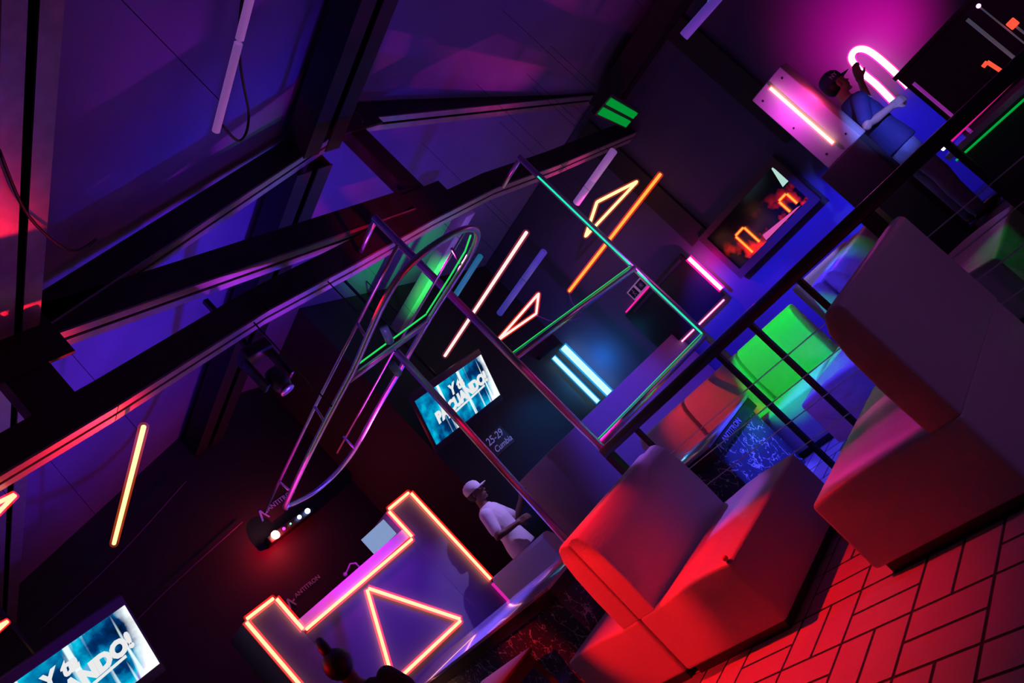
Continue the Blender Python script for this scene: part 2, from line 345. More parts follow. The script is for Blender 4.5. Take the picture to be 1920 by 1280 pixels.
# tables -------------------------------------------------------------
def marble():
    m = bpy.data.materials.new('black_marble'); m.use_nodes = True; nt = m.node_tree; b = nt.nodes['Principled BSDF']
    tc = nt.nodes.new('ShaderNodeTexCoord')
    def vein(scale, dist, lo, seed):
        mp = nt.nodes.new('ShaderNodeMapping'); mp.inputs['Location'].default_value = (seed, seed*.7, seed*1.3); nt.links.new(tc.outputs['Object'], mp.inputs[0])
        n = nt.nodes.new('ShaderNodeTexNoise'); n.inputs['Scale'].default_value = scale*.8; n.inputs['Detail'].default_value = 5; nt.links.new(mp.outputs[0], n.inputs['Vector'])
        ad = nt.nodes.new('ShaderNodeVectorMath'); ad.operation = 'MULTIPLY_ADD'; ad.inputs[1].default_value = (dist,)*3
        nt.links.new(n.outputs['Color'], ad.inputs[0]); nt.links.new(mp.outputs[0], ad.inputs[2])
        v = nt.nodes.new('ShaderNodeTexVoronoi'); v.feature = 'DISTANCE_TO_EDGE'; v.inputs['Scale'].default_value = scale; nt.links.new(ad.outputs[0], v.inputs['Vector'])
        r = nt.nodes.new('ShaderNodeMapRange'); r.inputs[1].default_value = 0; r.inputs[2].default_value = lo; r.inputs[3].default_value = 1; r.inputs[4].default_value = 0; nt.links.new(v.outputs['Distance'], r.inputs[0])
        n2 = nt.nodes.new('ShaderNodeTexNoise'); n2.inputs['Scale'].default_value = scale*1.7; nt.links.new(mp.outputs[0], n2.inputs['Vector'])
        r2 = nt.nodes.new('ShaderNodeMapRange'); r2.inputs[1].default_value = .5; r2.inputs[2].default_value = .56; nt.links.new(n2.outputs['Fac'], r2.inputs[0])
        mu = nt.nodes.new('ShaderNodeMath'); mu.operation = 'MULTIPLY'; nt.links.new(r.outputs[0], mu.inputs[0]); nt.links.new(r2.outputs[0], mu.inputs[1]); return mu
    a = vein(6, .35, .03, 1.3); c = vein(11, .2, .03, 5.1)
    mx = nt.nodes.new('ShaderNodeMath'); mx.operation = 'MAXIMUM'; nt.links.new(a.outputs[0], mx.inputs[0]); nt.links.new(c.outputs[0], mx.inputs[1])
    k = nt.nodes.new('ShaderNodeMix'); k.data_type = 'RGBA'; k.inputs[6].default_value = (.06, .07, .12, 1); k.inputs[7].default_value = (.85, .9, 1, 1)
    nt.links.new(mx.outputs[0], k.inputs[0]); nt.links.new(k.outputs[2], b.inputs['Base Color']); b.inputs['Roughness'].default_value = .25
    return m
MARBLE = marble()
t = thing('marble_table', 'low black marble box table with white veins and a glossy top, beyond the railing', 'table', (4.66, 3.8, 0))
MB().box((-.34, -.40, 0), (.34, .42, .52)).build('marble_base', MARBLE, t, bevel=.004)
MB().box((-.38, -.43, .52), (.38, .46, .61)).build('apron', DARKPL, t, bevel=.004)
MB().box((-.39, -.44, .611), (.39, .47, .635)).build('tabletop', TABLETOP, t, bevel=.006)
ap = [c for c in t.children if c.name.startswith('apron')][0]
lg = text_mesh('lettering', 'ANTITRON', .062, INK, frameM((-.06, -.4325, .565), (1, 0, 0), (0, 0, 1)), ap)
def logo_mb(M, s):
    mb = MB()
    for p in ([(-.5, -.5), (-.3, -.5), (.1, .5), (-.1, .5)], [(.1, .5), (-.1, .5), (.25, -.55), (.4, -.55)], [(.1, -.05), (.6, .12), (.5, -.12)]):
        mb.prism([(x*s, y*s, 0) for x, y in p], (0, 0, 0), (0, 0, .003), M)
    return mb
logo_mb(frameM((-.30, -.4325, .565), (1, 0, 0), (0, 0, 1)), .06).build('logo', INK, ap)
t = thing('long_table', 'long glossy-topped black marble table with violet and cyan reflections, running to the bottom edge', 'table', (3.36, 5.4, 0))
MB().box((-.28, -1.28, 0), (.28, 1.38, .66)).build('marble_base', MARBLE, t, bevel=.004)
MB().box((-.31, -1.33, .66), (.31, 1.42, .735)).build('apron', DARKPL, t, bevel=.004)
MB().box((-.32, -1.34, .736), (.32, 1.43, .76)).build('tabletop', TABLETOP, t, bevel=.005)
# stool by the long table
t = thing('wooden_stool', 'small red-lit wooden stool in front of the long glossy table', 'stool', (2.74, 4.84, 0))
MB().box((-.22, -.36, .52), (.2, .36, .55)).build('seat', WOOD, t, bevel=.008)
for sx in (-1, 1):
    for sy in (-1, 1): MB().prism([(sx*.17-.018, sy*.3-.018, 0), (sx*.17+.018, sy*.3-.018, 0), (sx*.17+.018, sy*.3+.018, 0), (sx*.17-.018, sy*.3+.018, 0)], (sx*.02, sy*.02, 0), (0, 0, .52)).build('leg', WOOD, t)
MB().box((-.17, -.33, .45), (.17, -.30, .52)).build('apron', WOOD, t); MB().box((-.19, -.28, .45), (-.165, .28, .52)).build('apron', WOOD, t)

# ================================================================== RAILING, FRAME, POLE, RACK
RX = 4.2
t = thing('cable_railing', 'black steel railing with thin cables between the near and far sofas', 'railing', (RX, 2.3, 0))
MB().box((-.035, -2.6, 1.03), (.035, 1.72, 1.105)).build('top_rail', BLACKSTEEL, t, bevel=.01)
for y in (3.64, 2.74, 2.43, 2.02, 1.02, .3): MB().box((-.014, y-2.3-.016, 0), (.014, y-2.3+.016, 1.03)).build('post', BLACKSTEEL, t)
MB().box((-.04, 1.5-2.3-.045, 0), (.04, 1.5-2.3+.045, 1.03)).build('post', BLACKSTEEL, t)
MB().box((-.03, 1.66, 0), (.03, 1.72, 1.03)).build('post', BLACKSTEEL, t)
for z in (.76, .605, .45, .29): MB().tube([(-.02, -2.6, z), (-.02, 1.66, z)], .004, 6).build('cable', CHROME, t, smooth=True)
STRIP = neonmat('aqua_strip', (.02, 1, .55), .9)
STRIPG = neonmat('green_strip', (.03, 1, .18), .7)
t = thing('tube_frame', 'tall rectangular chrome tube frame between railing and roof truss, lit red and violet', 'frame', (5.22, 4.02, 0))
fy = 0.0
for x, nm in ((-1.0, 'red'), (1.03, 'violet')):
    MB().tube([(x, fy, 0), (x, fy, 3.58)], .031, 14).build('post', CHROME, t, smooth=True)
    MB().tube([(x, fy, 3.56), (x, .38, 3.56)], .022, 10).build('top_arm', CHROME, t, smooth=True)
for z in (2.03, 1.13):
    MB().tube([(-1.0, fy, z), (1.03, fy, z)], .028, 12).build('crossbar', CHROME, t, smooth=True)
MB().box((.985, -.02, 2.08), (.997, -.008, 3.3)).build('light_line', STRIP, t)
MB().box((.985, -.02, 1.16), (.997, -.008, 1.98)).build('light_line', STRIP, t)
MB().box((-.96, -.012, 1.165), (.98, -.004, 1.172)).build('light_line', STRIPG, t)
MB().box((-.96, -.012, 2.064), (.98, -.004, 2.070)).build('light_line', STRIPG, t)
# hanging loop rack
def smoothpts(pts, n=6, closed=True):
    out = []; L = len(pts)
    for i in range(L if closed else L-1):
        p0, p1, p2, p3 = [Vector(pts[(i+k) % L] if closed else pts[min(max(i+k, 0), L-1)]) for k in (-1, 0, 1, 2)]
        for j in range(n):
            u = j/n; out.append(.5*((2*p1)+(-p0+p2)*u+(2*p0-5*p1+4*p2-p3)*u*u+(-p0+3*p1-3*p2+p3)*u**3))
    if not closed: out.append(Vector(pts[-1]))
    return out
HZ = 2.6; o = Vector((3.45, 4.1, 0))
t = thing('loop_rack', 'long rounded chrome tube loop hanging level under the truss, edges glowing green and magenta', 'hanging rack', o)
loop = [(3.20, 6.12), (3.12, 5.3), (3.08, 4.6), (3.06, 4.0), (3.01, 3.6), (2.975, 3.25), (3.0, 3.02), (3.12, 2.9), (3.31, 2.85), (3.52, 2.87), (3.70, 2.99), (3.79, 3.2), (3.80, 3.5), (3.79, 3.9), (3.83, 4.5), (3.87, 5.2), (3.93, 5.8), (3.92, 6.1), (3.82, 6.32), (3.62, 6.40), (3.38, 6.30), (3.25, 6.2)]
MB().tube([p-o+Vector((0, 0, HZ)) for p in smoothpts([(x, y, 0) for x, y in loop], 4)], .021, 10, closed=True).build('lower_loop', CHROME, t, smooth=True)
up = [(3.25, 6.6), (3.15, 4.7), (3.12, 3.0)]
MB().tube([Vector((x, y, HZ+.16))-o for x, y in up], .012, 8).build('upper_rail', CHROME, t, smooth=True)
up2 = [(3.84, 3.15), (3.86, 4.6), (3.95, 6.2)]
MB().tube([Vector((x, y, HZ+.13))-o for x, y in up2], .009, 8).build('upper_rail', CHROME, t, smooth=True)
for (x, y, x2, y2) in ((3.20, 5.95, 3.22, 5.95), (3.13, 4.72, 3.10, 4.72), (3.10, 3.7, 3.06, 3.7), (3.84, 3.35, 3.79, 3.35), (3.92, 5.9, 3.92, 5.9)):
    MB().tube([Vector((x, y, HZ+.15))-o, Vector((x2, y2, HZ))-o], .010, 8).build('hanger', CHROME, t, smooth=True)
for dy, dz in ((0, 0), (.07, .01)):
    MB().tube([Vector((3.09, 4.13+dy, HZ+dz))-o, Vector((3.80, 3.95+dy, HZ+dz))-o], .017, 10).build('crossbar', CHROME, t, smooth=True)
MB().tube([Vector((3.13, 4.08, HZ+.035))-o, Vector((3.78, 3.90, HZ+.035))-o], .006, 6).build('light_line', STRIPG, t)
MB().tube([Vector((x, y, HZ+.03))-o for x, y in [(3.76, 3.87), (3.775, 3.5), (3.765, 3.22), (3.70, 3.04)]], .006, 6).build('light_line', STRIPG, t)  # green highlight along the chrome loop, drawn as a thin emissive line
for a, b in (((3.30, 3.78, HZ+.06), (3.36, 3.9, HZ)), ((3.50, 4.22, HZ-.05), (3.58, 4.33, HZ-.09))):
    MB().tube([Vector(a)-o, Vector(b)-o], .03, 12).build('clamp', mat('green_lit_clamp_enamel', (.1, .5, .25), .3), t, smooth=True)
for p in ((3.05, 4.45), (3.8, 4.45)):
    MB().tube([Vector((p[0], p[1], HZ))-o, Vector((p[0], p[1], 3.53))-o], .006, 6).build('suspension_rod', BLACKSTEEL, t)
t = thing('chrome_pole', 'chrome pole standing on the long glossy table and reaching the loop rack', 'pole', (3.56, 4.24, .76))
MB().tube([(0, 0, 0), (-.05, -.14, 1.82)], .026, 16).build('tube', CHROME, t, smooth=True)
MB().lathe([(.09, 0), (.09, .012), (.035, .03), (.03, .05)]).build('flange', CHROME, t, smooth=True)

# ================================================================== HALF WALL, WALL ITEMS
o_ = MB().box((5.82, 6.2, 0), (9.19, 6.9, 1.40)).build('half_wall', HALF, bevel=.01); struct(o_)

def wire(t, p, o):
    MB().tube([Vector(p), Vector((p[0], p[1], roofz(o[0]+p[0])+.06-o[2]))], .002, 5).build('suspension_wire', CABLE, t)
def neon(name, pts, r, core, halo, label, cat='neon light', group=None, closed=False, caps=True, gap=None, srs=2.0):
    """straight or bent glowing tube in a painted halo shell; one tube section per leg"""
    t = thing(name, label, cat, tuple(pts[0]), 0, group); o = Vector(pts[0]); pts = [Vector(p)-o for p in pts]
    if o.z > 2.5:
        for p in (pts[0].lerp(pts[1], .06), pts[0].lerp(pts[1], .94)): wire(t, p, o)
    if closed: pts = pts+[pts[0]]
    for i in range(len(pts)-1):
        a, b = pts[i], pts[i+1]; d = (b-a).normalized(); e = r*.9
        MB().tube([a+d*e, b-d*e], r, 10).build('glowing_tube', core, t, smooth=True)
        MB().tube([a+d*e*.6, b-d*e*.6], r*srs, 12, cap=False).build('halo', halo, t, smooth=True)
    return t
# turquoise pair on the back wall
neon('wall_neon_tube', [(9.06, 7.72, 1.40), (9.06, 7.72, 2.47)], .05, N_TQ, HALO_TQ, 'thick turquoise neon tube upright on the back wall, the right one of the pair', srs=1.5)
neon('wall_neon_tube', [(8.74, 7.72, 1.44), (8.74, 7.72, 2.42)], .03, N_TQ, HALO_TQ, 'thinner turquoise neon tube upright on the back wall, the left one of the pair', srs=1.5)
spot('teal_wall_wash', (8.3, 6.9, 2.2), (7.5, 7.8, 1.5), (0, .22, .8), 26, 80, 1)
point('turquoise_glow', (8.9, 7.45, 1.9), (0, .35, 1), 7, .0)
MB_ = MB().box((8.55, 7.74, 2.50), (9.1, 7.8, 2.56)).build('neon_bracket', BLACKSTEEL); tag(MB_, 'black bracket across the tops of the two turquoise tubes', 'bracket')
# dark panel edged by pink neon
t = thing('dark_wall_screen', 'black screen on the blue wall edged with pink neon, under the exit sign', 'screen', (9.12, 5.87, 1.27))
MB().box((-.03, -.64, 0), (.03, .66, .78)).build('panel', DARKPL, t, bevel=.004)
MB().box((-.045, -.60, .70), (-.03, .5, .74)).build('hinge_rail', BEZEL, t)
neon('wall_neon_tube', [(9.08, 5.17, 1.33), (9.08, 5.17, 1.95)], .026, N_PK, HALO_PK, 'upright pink neon tube at the right side of the black wall screen')
neon('wall_neon_tube', [(9.13, 5.28, 1.235), (9.13, 6.48, 1.235)], .009, N_PK, HALO_PK, 'thin pink neon tube running under the black wall screen')
neon('wall_neon_tube', [(9.15, 5.9, 2.075), (9.15, 6.52, 2.075)], .006, neonmat('dim_pink', (1, .02, .25), 1.2), HALO_PK, 'dim pink neon line along the top left of the black wall screen')
point('pink_glow', (8.95, 5.08, 1.7), (1, 0, .4), 7.0)
t = thing('exit_sign', 'small violet-lit exit sign with a running figure and a star, above the black screen', 'sign', (9.16, 6.1, 2.09))
MB().box((-.012, -.17, 0), (.012, .17, .16)).build('plate', mat('sign_plate', (.6, .5, .65), .5, emit=(.45, .22, .5), estr=.25), t)
MB().box((-.016, .02, .02), (-.0125, .15, .14)).build('pictogram_field', DARKPL, t); MB().box((-.016, -.15, .02), (-.0125, -.02, .14)).build('pictogram_field', DARKPL, t)
fig = MB()
Mx = frameM((-.0175, .085, .08), (0, -1, 0), (0, 0, 1))
for a, b in (((-.02, -.05), (0, -.01)), ((0, -.01), (.01, .025)), ((0, -.01), (.025, -.03)), ((.025, -.03), (.02, -.05)), ((.008, .02), (-.02, .0)), ((.008, .02), (.03, .01))):
    fig.tube([Mx @ Vector((*a, 0)), Mx @ Vector((*b, 0))], .005, 6)
fig.ball(Mx @ Vector((.016, .04, 0)), .009); fig.build('running_figure', INK, t)
st = MB(); My = frameM((-.0165, -.085, .08), (0, -1, 0), (0, 0, 1))
for k in range(4):
    a = k*PI/4; c, s = math.cos(a), math.sin(a)
    st.tube([My @ Vector((c*.04, s*.04, 0)), My @ Vector((-c*.04, -s*.04, 0))], .005, 6)
st.build('star', INK, t)
# large framed window/screen with reflected neons
t = thing('framed_screen', 'framed dark glass panel on the blue wall with red smoke behind two reflected orange arches', 'screen', (9.14, 4.2, 1.27))
FR = mat('dull_frame', (.08, .05, .06), .5)
MB().box((-.03, -.71, 0), (.03, .70, .10)).build('frame_rail', FR, t); MB().box((-.03, -.71, .66), (.03, .70, .74)).build('frame_rail', FR, t)
MB().box((-.03, -.71, .10), (.03, -.62, .66)).build('frame_stile', FR, t); MB().box((-.03, .61, .10), (.03, .70, .66)).build('frame_stile', FR, t)
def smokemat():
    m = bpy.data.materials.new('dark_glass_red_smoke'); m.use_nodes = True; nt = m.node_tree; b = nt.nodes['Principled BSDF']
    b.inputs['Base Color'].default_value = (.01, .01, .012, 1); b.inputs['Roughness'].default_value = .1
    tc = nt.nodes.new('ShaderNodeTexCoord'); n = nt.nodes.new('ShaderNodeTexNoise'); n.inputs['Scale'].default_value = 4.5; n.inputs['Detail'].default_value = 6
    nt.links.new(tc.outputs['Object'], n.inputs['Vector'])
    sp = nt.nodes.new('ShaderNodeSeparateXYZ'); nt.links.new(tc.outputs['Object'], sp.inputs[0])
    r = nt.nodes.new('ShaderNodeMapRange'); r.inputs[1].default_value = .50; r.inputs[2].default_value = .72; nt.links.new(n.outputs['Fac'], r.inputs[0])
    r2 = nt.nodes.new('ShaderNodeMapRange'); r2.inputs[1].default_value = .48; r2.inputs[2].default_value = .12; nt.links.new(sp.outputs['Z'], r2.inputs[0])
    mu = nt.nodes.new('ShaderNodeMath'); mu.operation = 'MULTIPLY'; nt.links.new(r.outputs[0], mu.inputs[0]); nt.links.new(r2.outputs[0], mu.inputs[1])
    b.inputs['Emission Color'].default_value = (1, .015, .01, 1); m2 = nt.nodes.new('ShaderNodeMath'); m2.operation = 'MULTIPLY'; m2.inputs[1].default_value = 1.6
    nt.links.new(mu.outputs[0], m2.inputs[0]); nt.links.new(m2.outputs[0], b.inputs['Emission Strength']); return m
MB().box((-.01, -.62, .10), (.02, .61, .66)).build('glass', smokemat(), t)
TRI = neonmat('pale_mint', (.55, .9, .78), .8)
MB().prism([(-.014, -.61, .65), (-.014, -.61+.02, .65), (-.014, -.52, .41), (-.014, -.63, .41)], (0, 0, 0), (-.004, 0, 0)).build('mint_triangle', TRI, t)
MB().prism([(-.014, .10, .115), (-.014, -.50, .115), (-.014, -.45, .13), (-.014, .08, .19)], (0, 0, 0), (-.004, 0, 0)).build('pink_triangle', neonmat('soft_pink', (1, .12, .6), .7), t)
neon('arch_reflection', [(9.10, 4.52, 1.39), (9.10, 4.52, 1.69), (9.10, 4.36, 1.69), (9.10, 4.36, 1.42)], .012, N_AM, HALO_AM, 'reflected orange neon arch at the left of the framed dark panel', group=None)  # neon mirrored in the glass, modelled as tubes in front of it
neon('arch_reflection', [(9.10, 3.83, 1.41), (9.10, 3.83, 1.60), (9.10, 3.70, 1.60), (9.10, 3.70, 1.42)], .012, N_AM, HALO_AM, 'reflected orange neon arch at the right of the framed dark panel, below the mint triangle', group=None)
# upright dark wall battens
for i, y in enumerate((6.9, 3.35)):
    pass
for i, (y0, y1) in enumerate(((4.75, 5.05), (3.0, 3.3))):
    o = MB().box((9.14, y0, 2.0), (9.2, y1, 4.1)).build('trim_%d' % (i+1), BLACKWALL); struct(o)

# handwritten sign
t = thing('handwritten_sign', 'pale handwriting reading 25-29 on the black wall, under the middle television', 'sign', (6.86, 7.785, 2.0))
MB().box((-.22, 0, -.15), (.22, .012, .14)).build('board', DARKPL, t)
ink2 = mat('chalk_ink', (.45, .45, .8), .6, emit=(.25, .25, .75), estr=.35)  # weak emission in the ink in place of light on it
text_mesh('lettering', '25-29', .145, ink2, frameM((0, -.003, .06), (1, 0, 0), (0, 0, 1)), t, shear=.25)
text_mesh('lettering', 'Cumbia', .12, ink2, frameM((.03, -.003, -.075), (1, 0, 0), (0, 0, 1)), t, shear=.35)

# ================================================================== TELEVISIONS
def screenmat():
    m = bpy.data.materials.new('party_graphic'); m.use_nodes = True; nt = m.node_tree; nt.nodes.clear(); L = nt.links.new
    tc = nt.nodes.new('ShaderNodeTexCoord'); sp = nt.nodes.new('ShaderNodeSeparateXYZ'); L(tc.outputs['Object'], sp.inputs[0])
    n = nt.nodes.new('ShaderNodeTexNoise'); n.inputs['Scale'].default_value = 3.0; n.inputs['Detail'].default_value = 5; L(tc.outputs['Object'], n.inputs['Vector'])
    cr = nt.nodes.new('ShaderNodeValToRGB'); e = cr.color_ramp.elements
    e[0].position = .30; e[0].color = (.0, .004, .02, 1); e[1].position = .72; e[1].color = (.35, .95, 1, 1)
    for p, c in ((.42, (.0, .03, .14, 1)), (.50, (.0, .20, .42, 1)), (.58, (.0, .50, .70, 1)), (.65, (.35, .1, .6, 1))):
        q = e.new(p); q.color = c
    L(n.outputs['Fac'], cr.inputs[0])
    # leaning white light shafts
    mp = nt.nodes.new('ShaderNodeMapping'); mp.inputs['Rotation'].default_value = (0, R(3), 0); mp.inputs['Scale'].default_value = (1, 1, .06); L(tc.outputs['Object'], mp.inputs[0])
    n2 = nt.nodes.new('ShaderNodeTexNoise'); n2.inputs['Scale'].default_value = 11; n2.inputs['Detail'].default_value = 2; L(mp.outputs[0], n2.inputs['Vector'])
    r = nt.nodes.new('ShaderNodeMapRange'); r.inputs[1].default_value = .57; r.inputs[2].default_value = .66; L(n2.outputs['Fac'], r.inputs[0])
    mx = nt.nodes.new('ShaderNodeMix'); mx.data_type = 'RGBA'; L(r.outputs[0], mx.inputs[0]); L(cr.outputs[0], mx.inputs[6]); mx.inputs[7].default_value = (.75, .95, 1, 1)
    # bright right hand side
    n3 = nt.nodes.new('ShaderNodeMath'); n3.operation = 'MULTIPLY_ADD'; n3.inputs[1].default_value = .35; L(n.outputs['Fac'], n3.inputs[0]); L(sp.outputs['X'], n3.inputs[2])
    r3 = nt.nodes.new('ShaderNodeMapRange'); r3.inputs[1].default_value = .70; r3.inputs[2].default_value = .80; L(n3.outputs[0], r3.inputs[0])
    m3 = nt.nodes.new('ShaderNodeMix'); m3.data_type = 'RGBA'; L(r3.outputs[0], m3.inputs[0]); L(mx.outputs[2], m3.inputs[6]); m3.inputs[7].default_value = (.9, .95, .95, 1)
    em = nt.nodes.new('ShaderNodeEmission'); em.inputs[1].default_value = 1.1; L(m3.outputs[2], em.inputs[0])
    o = nt.nodes.new('ShaderNodeOutputMaterial'); L(em.outputs[0], o.inputs[0]); return m
SCR = screenmat(); LET = neonmat('white_lettering_glow', (.92, .92, .92), .9)
def tv(label, x0):
    # tilted towards the room: local x right, local z up the screen
    t = thing('hanging_television', label, 'television', (x0+.67, 7.33, 2.31))
    t.rotation_euler = (R(27), 0, 0)
    W, Hh = .67, .75
    MB().box((-W, 0, 0), (W, .06, Hh)).build('housing', BEZEL, t, bevel=.006)
    s = MB().box((-W+.02, -.004, .085), (W-.02, .0, Hh-.085)).build('screen', SCR, t)
    def RM(x, z): 
        M = frameM((x, -.008, z), (1, 0, .07), (-.07, 0, 1)); return M
    text_mesh('lettering', 'Y ta', .17, LET, RM(.02, .52), s, shear=.3, bold=.008)
    text_mesh('lettering', "PA'CUANDO!", .172, LET, RM(.04, .365), s, shear=.12, bold=.012)
    MB().prism([(-.30, -.008, .245), (.47, -.008, .30), (.47, -.008, .325), (-.30, -.008, .27)], (0, 0, 0), (0, .002, 0)).build('underline', LET, s)
    MB().tube([(0, .08, .5), (0, .08-.25*0, .5)], .01, 6) 
    br = MB().box((-.12, .06, .25), (.12, .10, .5)); br.build('mount_plate', BLACKSTEEL, t)
    return t
tv('hanging television with a white slogan on cyan graphics, crossed by the chrome pole', 5.68)
tv('hanging television with a white slogan, cut off by the bottom left corner', .72)
for x, l in ((6.35, 'thin black pole holding the middle television from the roof'), (1.39, 'thin black pole holding the corner television from the roof')):
    o = MB().tube([(x, 7.19, 2.80), (x, 7.19, roofz(x)+.1)], .02, 8).build('television_pole', BLACKSTEEL); tag(o, l, 'pole')

# ================================================================== HANGING NEON TUBES
def hang(x, y, z, label):
    pass
neon('hanging_neon_tube', [(2.06, 4.62, 3.2), (2.07, 6.4, 3.2)], .016, N_YE, HALO_YE, 'glowing pale yellow tube hanging under the roof at the left, below the truss')
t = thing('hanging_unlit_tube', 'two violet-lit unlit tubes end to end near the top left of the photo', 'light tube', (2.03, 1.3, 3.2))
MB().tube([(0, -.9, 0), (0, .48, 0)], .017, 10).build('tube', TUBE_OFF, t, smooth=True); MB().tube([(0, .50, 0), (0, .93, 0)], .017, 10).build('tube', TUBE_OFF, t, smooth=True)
neon('hanging_neon_tube', [(6.62, 4.85, 3.2), (6.70, 7.22, 3.2)], .019, N_WH, HALO_WH, 'rose white glowing tube crossing behind the red frame post')
neon('hanging_neon_tube', [(8.80, 4.42, 2.85), (8.86, 6.75, 2.85)], .020, N_AM, HALO_AM, 'long orange glowing tube behind the violet frame post')
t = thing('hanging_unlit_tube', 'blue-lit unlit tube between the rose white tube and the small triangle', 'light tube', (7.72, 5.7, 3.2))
MB().tube([(0, 0, 0), (0, .6, 0)], .045, 10).build('tube', mat('blue_lit_frosted_tube', (.25, .25, .6), .35, emit=(.05, .04, .45), estr=.5), t, smooth=True)  # blue light on the dead tube put into colour and emission
MB().tube([(0, .62, 0), (0, 1.25, 0)], .045, 10).build('tube', MATS['blue_lit_frosted_tube'], t, smooth=True)
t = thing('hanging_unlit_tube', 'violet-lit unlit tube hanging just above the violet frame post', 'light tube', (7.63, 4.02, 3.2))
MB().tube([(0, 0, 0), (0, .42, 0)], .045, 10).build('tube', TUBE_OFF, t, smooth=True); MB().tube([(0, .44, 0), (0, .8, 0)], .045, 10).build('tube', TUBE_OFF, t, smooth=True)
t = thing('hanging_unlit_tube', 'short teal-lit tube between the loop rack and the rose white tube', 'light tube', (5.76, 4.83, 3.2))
MB().tube([(0, 0, 0), (0, .6, 0)], .03, 10).build('tube', mat('teal_lit_frosted_tube', (.1, .4, .5), .35, emit=(0, .2, .35), estr=.5), t, smooth=True)  # teal light on the tube put into its colour and emission
neon('triangle_neon', [(7.94, 4.26, 2.85), (6.93, 4.20, 2.85), (7.5, 4.98, 2.85)], .016, N_YE, HALO_YE, 'yellow-orange neon triangle beside the long orange tube', closed=True)
neon('triangle_neon', [(7.33, 5.92, 2.85), (7.96, 6.70, 2.85), (7.06, 6.69, 2.85)], .016, N_WH, HALO_AM, 'pale rose neon triangle left of the turquoise tubes', closed=True)
neon('triangle_neon', [(1.28, 4.62, 3.2), (.6, 4.55, 3.2), (.7, 5.3, 3.2)], .012, N_OR, HALO_OR, 'tip of an orange neon triangle at the left edge of the photo', closed=True)
neon('triangle_neon', [(1.28, 6.6, 3.2), (.6, 6.4, 3.2), (.7, 7.1, 3.2)], .012, N_OR, HALO_OR, 'lowest orange neon tip at the left edge, above the corner television', closed=True)
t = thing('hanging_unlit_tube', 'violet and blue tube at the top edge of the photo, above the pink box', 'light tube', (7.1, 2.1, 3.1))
MB().tube([(-.2, .28, 0), (.0, -.1, 0)], .045, 10).build('tube', mat('violet_lit_frosted_tube', (.4, .3, .7), .35, emit=(.12, .05, .5), estr=.5), t, smooth=True)  # violet light on the tube painted as tint plus emission
MB().tube([(-.05, -.02, .03), (.45, -.4, .05)], .02, 8).build('tube', mat('cyan_lit_frosted_tube', (.3, .6, .9), .3, emit=(.05, .3, .6), estr=.6), t, smooth=True)  # cyan light on this one likewise in tint and emission
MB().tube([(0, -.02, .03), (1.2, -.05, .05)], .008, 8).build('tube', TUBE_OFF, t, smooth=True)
for t in [o for o in S.objects if o.name.startswith('hanging_unlit_tube')]:
    cs = [c for c in t.children]
    for c in cs:
        p0 = c.data.vertices[0].co; wire(t, (p0.x, p0.y+(.05 if cs.index(c) == 0 else .3), p0.z), t.location)
# green vent-like lamp under the right roof
t = thing('green_ceiling_lamp', 'rectangular lamp with two green glowing bars under the dark roof', 'lamp', (7.3, 3.5, 3.3))
t.rotation_euler = (0, 0, R(22))
MB().box((-.66, -.12, 0), (.66, .12, .05)).build('housing', BLACKSTEEL, t)
GL = neonmat('dim_green_bar', (.0, .5, .06), .55)
wire(t, (-.5, 0, .05), t.location); wire(t, (.5, 0, .05), t.location)
MB().box((-.6, -.09, -.012), (.6, -.015, .0)).build('light_bar', GL, t); MB().box((-.6, .02, -.012), (.6, .10, 0)).build('light_bar', GL, t)

# moving head lamp and small fittings
t = thing('moving_head_lamp', 'black moving head stage lamp hanging below the truss at the left', 'stage lamp', (3.3, 5.1, 3.35))
MB().box((-.12, -.1, .1), (.12, .1, .2)).build('base', DARKPL, t, bevel=.01)
for s in (-1, 1): MB().box((s*.12-.015, -.05, -.16), (s*.12+.015, .05, .12)).build('yoke_arm', DARKPL, t, bevel=.006)
MB().lathe([(.05, -.1), (.075, -.05), (.08, .06), (.05, .1)], (0, 0, -.14)).build('head', DARKPL, t, smooth=True)
MB().lathe([(.06, -.115), (.062, -.1)], (0, 0, -.14)).build('lens', CHROME, t, smooth=True)
MB().box((-.02, -.02, .2), (.02, .02, .75)).build('clamp', BLACKSTEEL, t)
t = thing('effect_light_bar', 'black light bar with a blazing red lamp and two blue lamps above the booth', 'stage lamp', (4.8, 9.45, 3.08))
MB().box((-.36, -.03, -.05), (.38, .14, .05)).build('bar', DARKPL, t, bevel=.01)
MB().ball((-.27, -.07, 0), .055, .03, .055).build('red_lens', neonmat('red_lens_glow', (1, .35, .3), 30), t, smooth=True)
MB().ball((.13, -.06, 0), .028).build('blue_lens', neonmat('blue_lens_glow', (.3, .4, 1), 6), t, smooth=True)
MB().ball((.27, -.06, 0), .036).build('blue_lens', MATS['blue_lens_glow'], t, smooth=True)
MB().ball((-.02, -.06, 0), .012).build('green_diode', neonmat('green_diode_glow', (.2, 1, .5), 3), t)
MB().ball((-.13, -.06, 0), .02).build('magenta_diode', neonmat('magenta_diode_glow', (1, .05, .8), 2), t)
point('red_lamp_glow', (4.53, 9.28, 3.0), (1, .0, .02), 15)
t = thing('wall_logo', 'violet triangle logo with lettering on the black wall, left of the red lamp', 'sign', (4.8, 9.585, 3.43))
logo_mb(frameM((-.12, 0, 0), (1, 0, 0), (0, 0, 1)), .14).build('logo', mat('violet_glow_paint', (.3, .2, .6), .6, emit=(.15, .06, .5), estr=.35), t)  # logo colour carries emission in place of light on the wall
text_mesh('lettering', 'ANTITRON', .09, MATS['violet_glow_paint'], frameM((.2, 0, .02), (1, 0, 0), (0, 0, 1)), t)
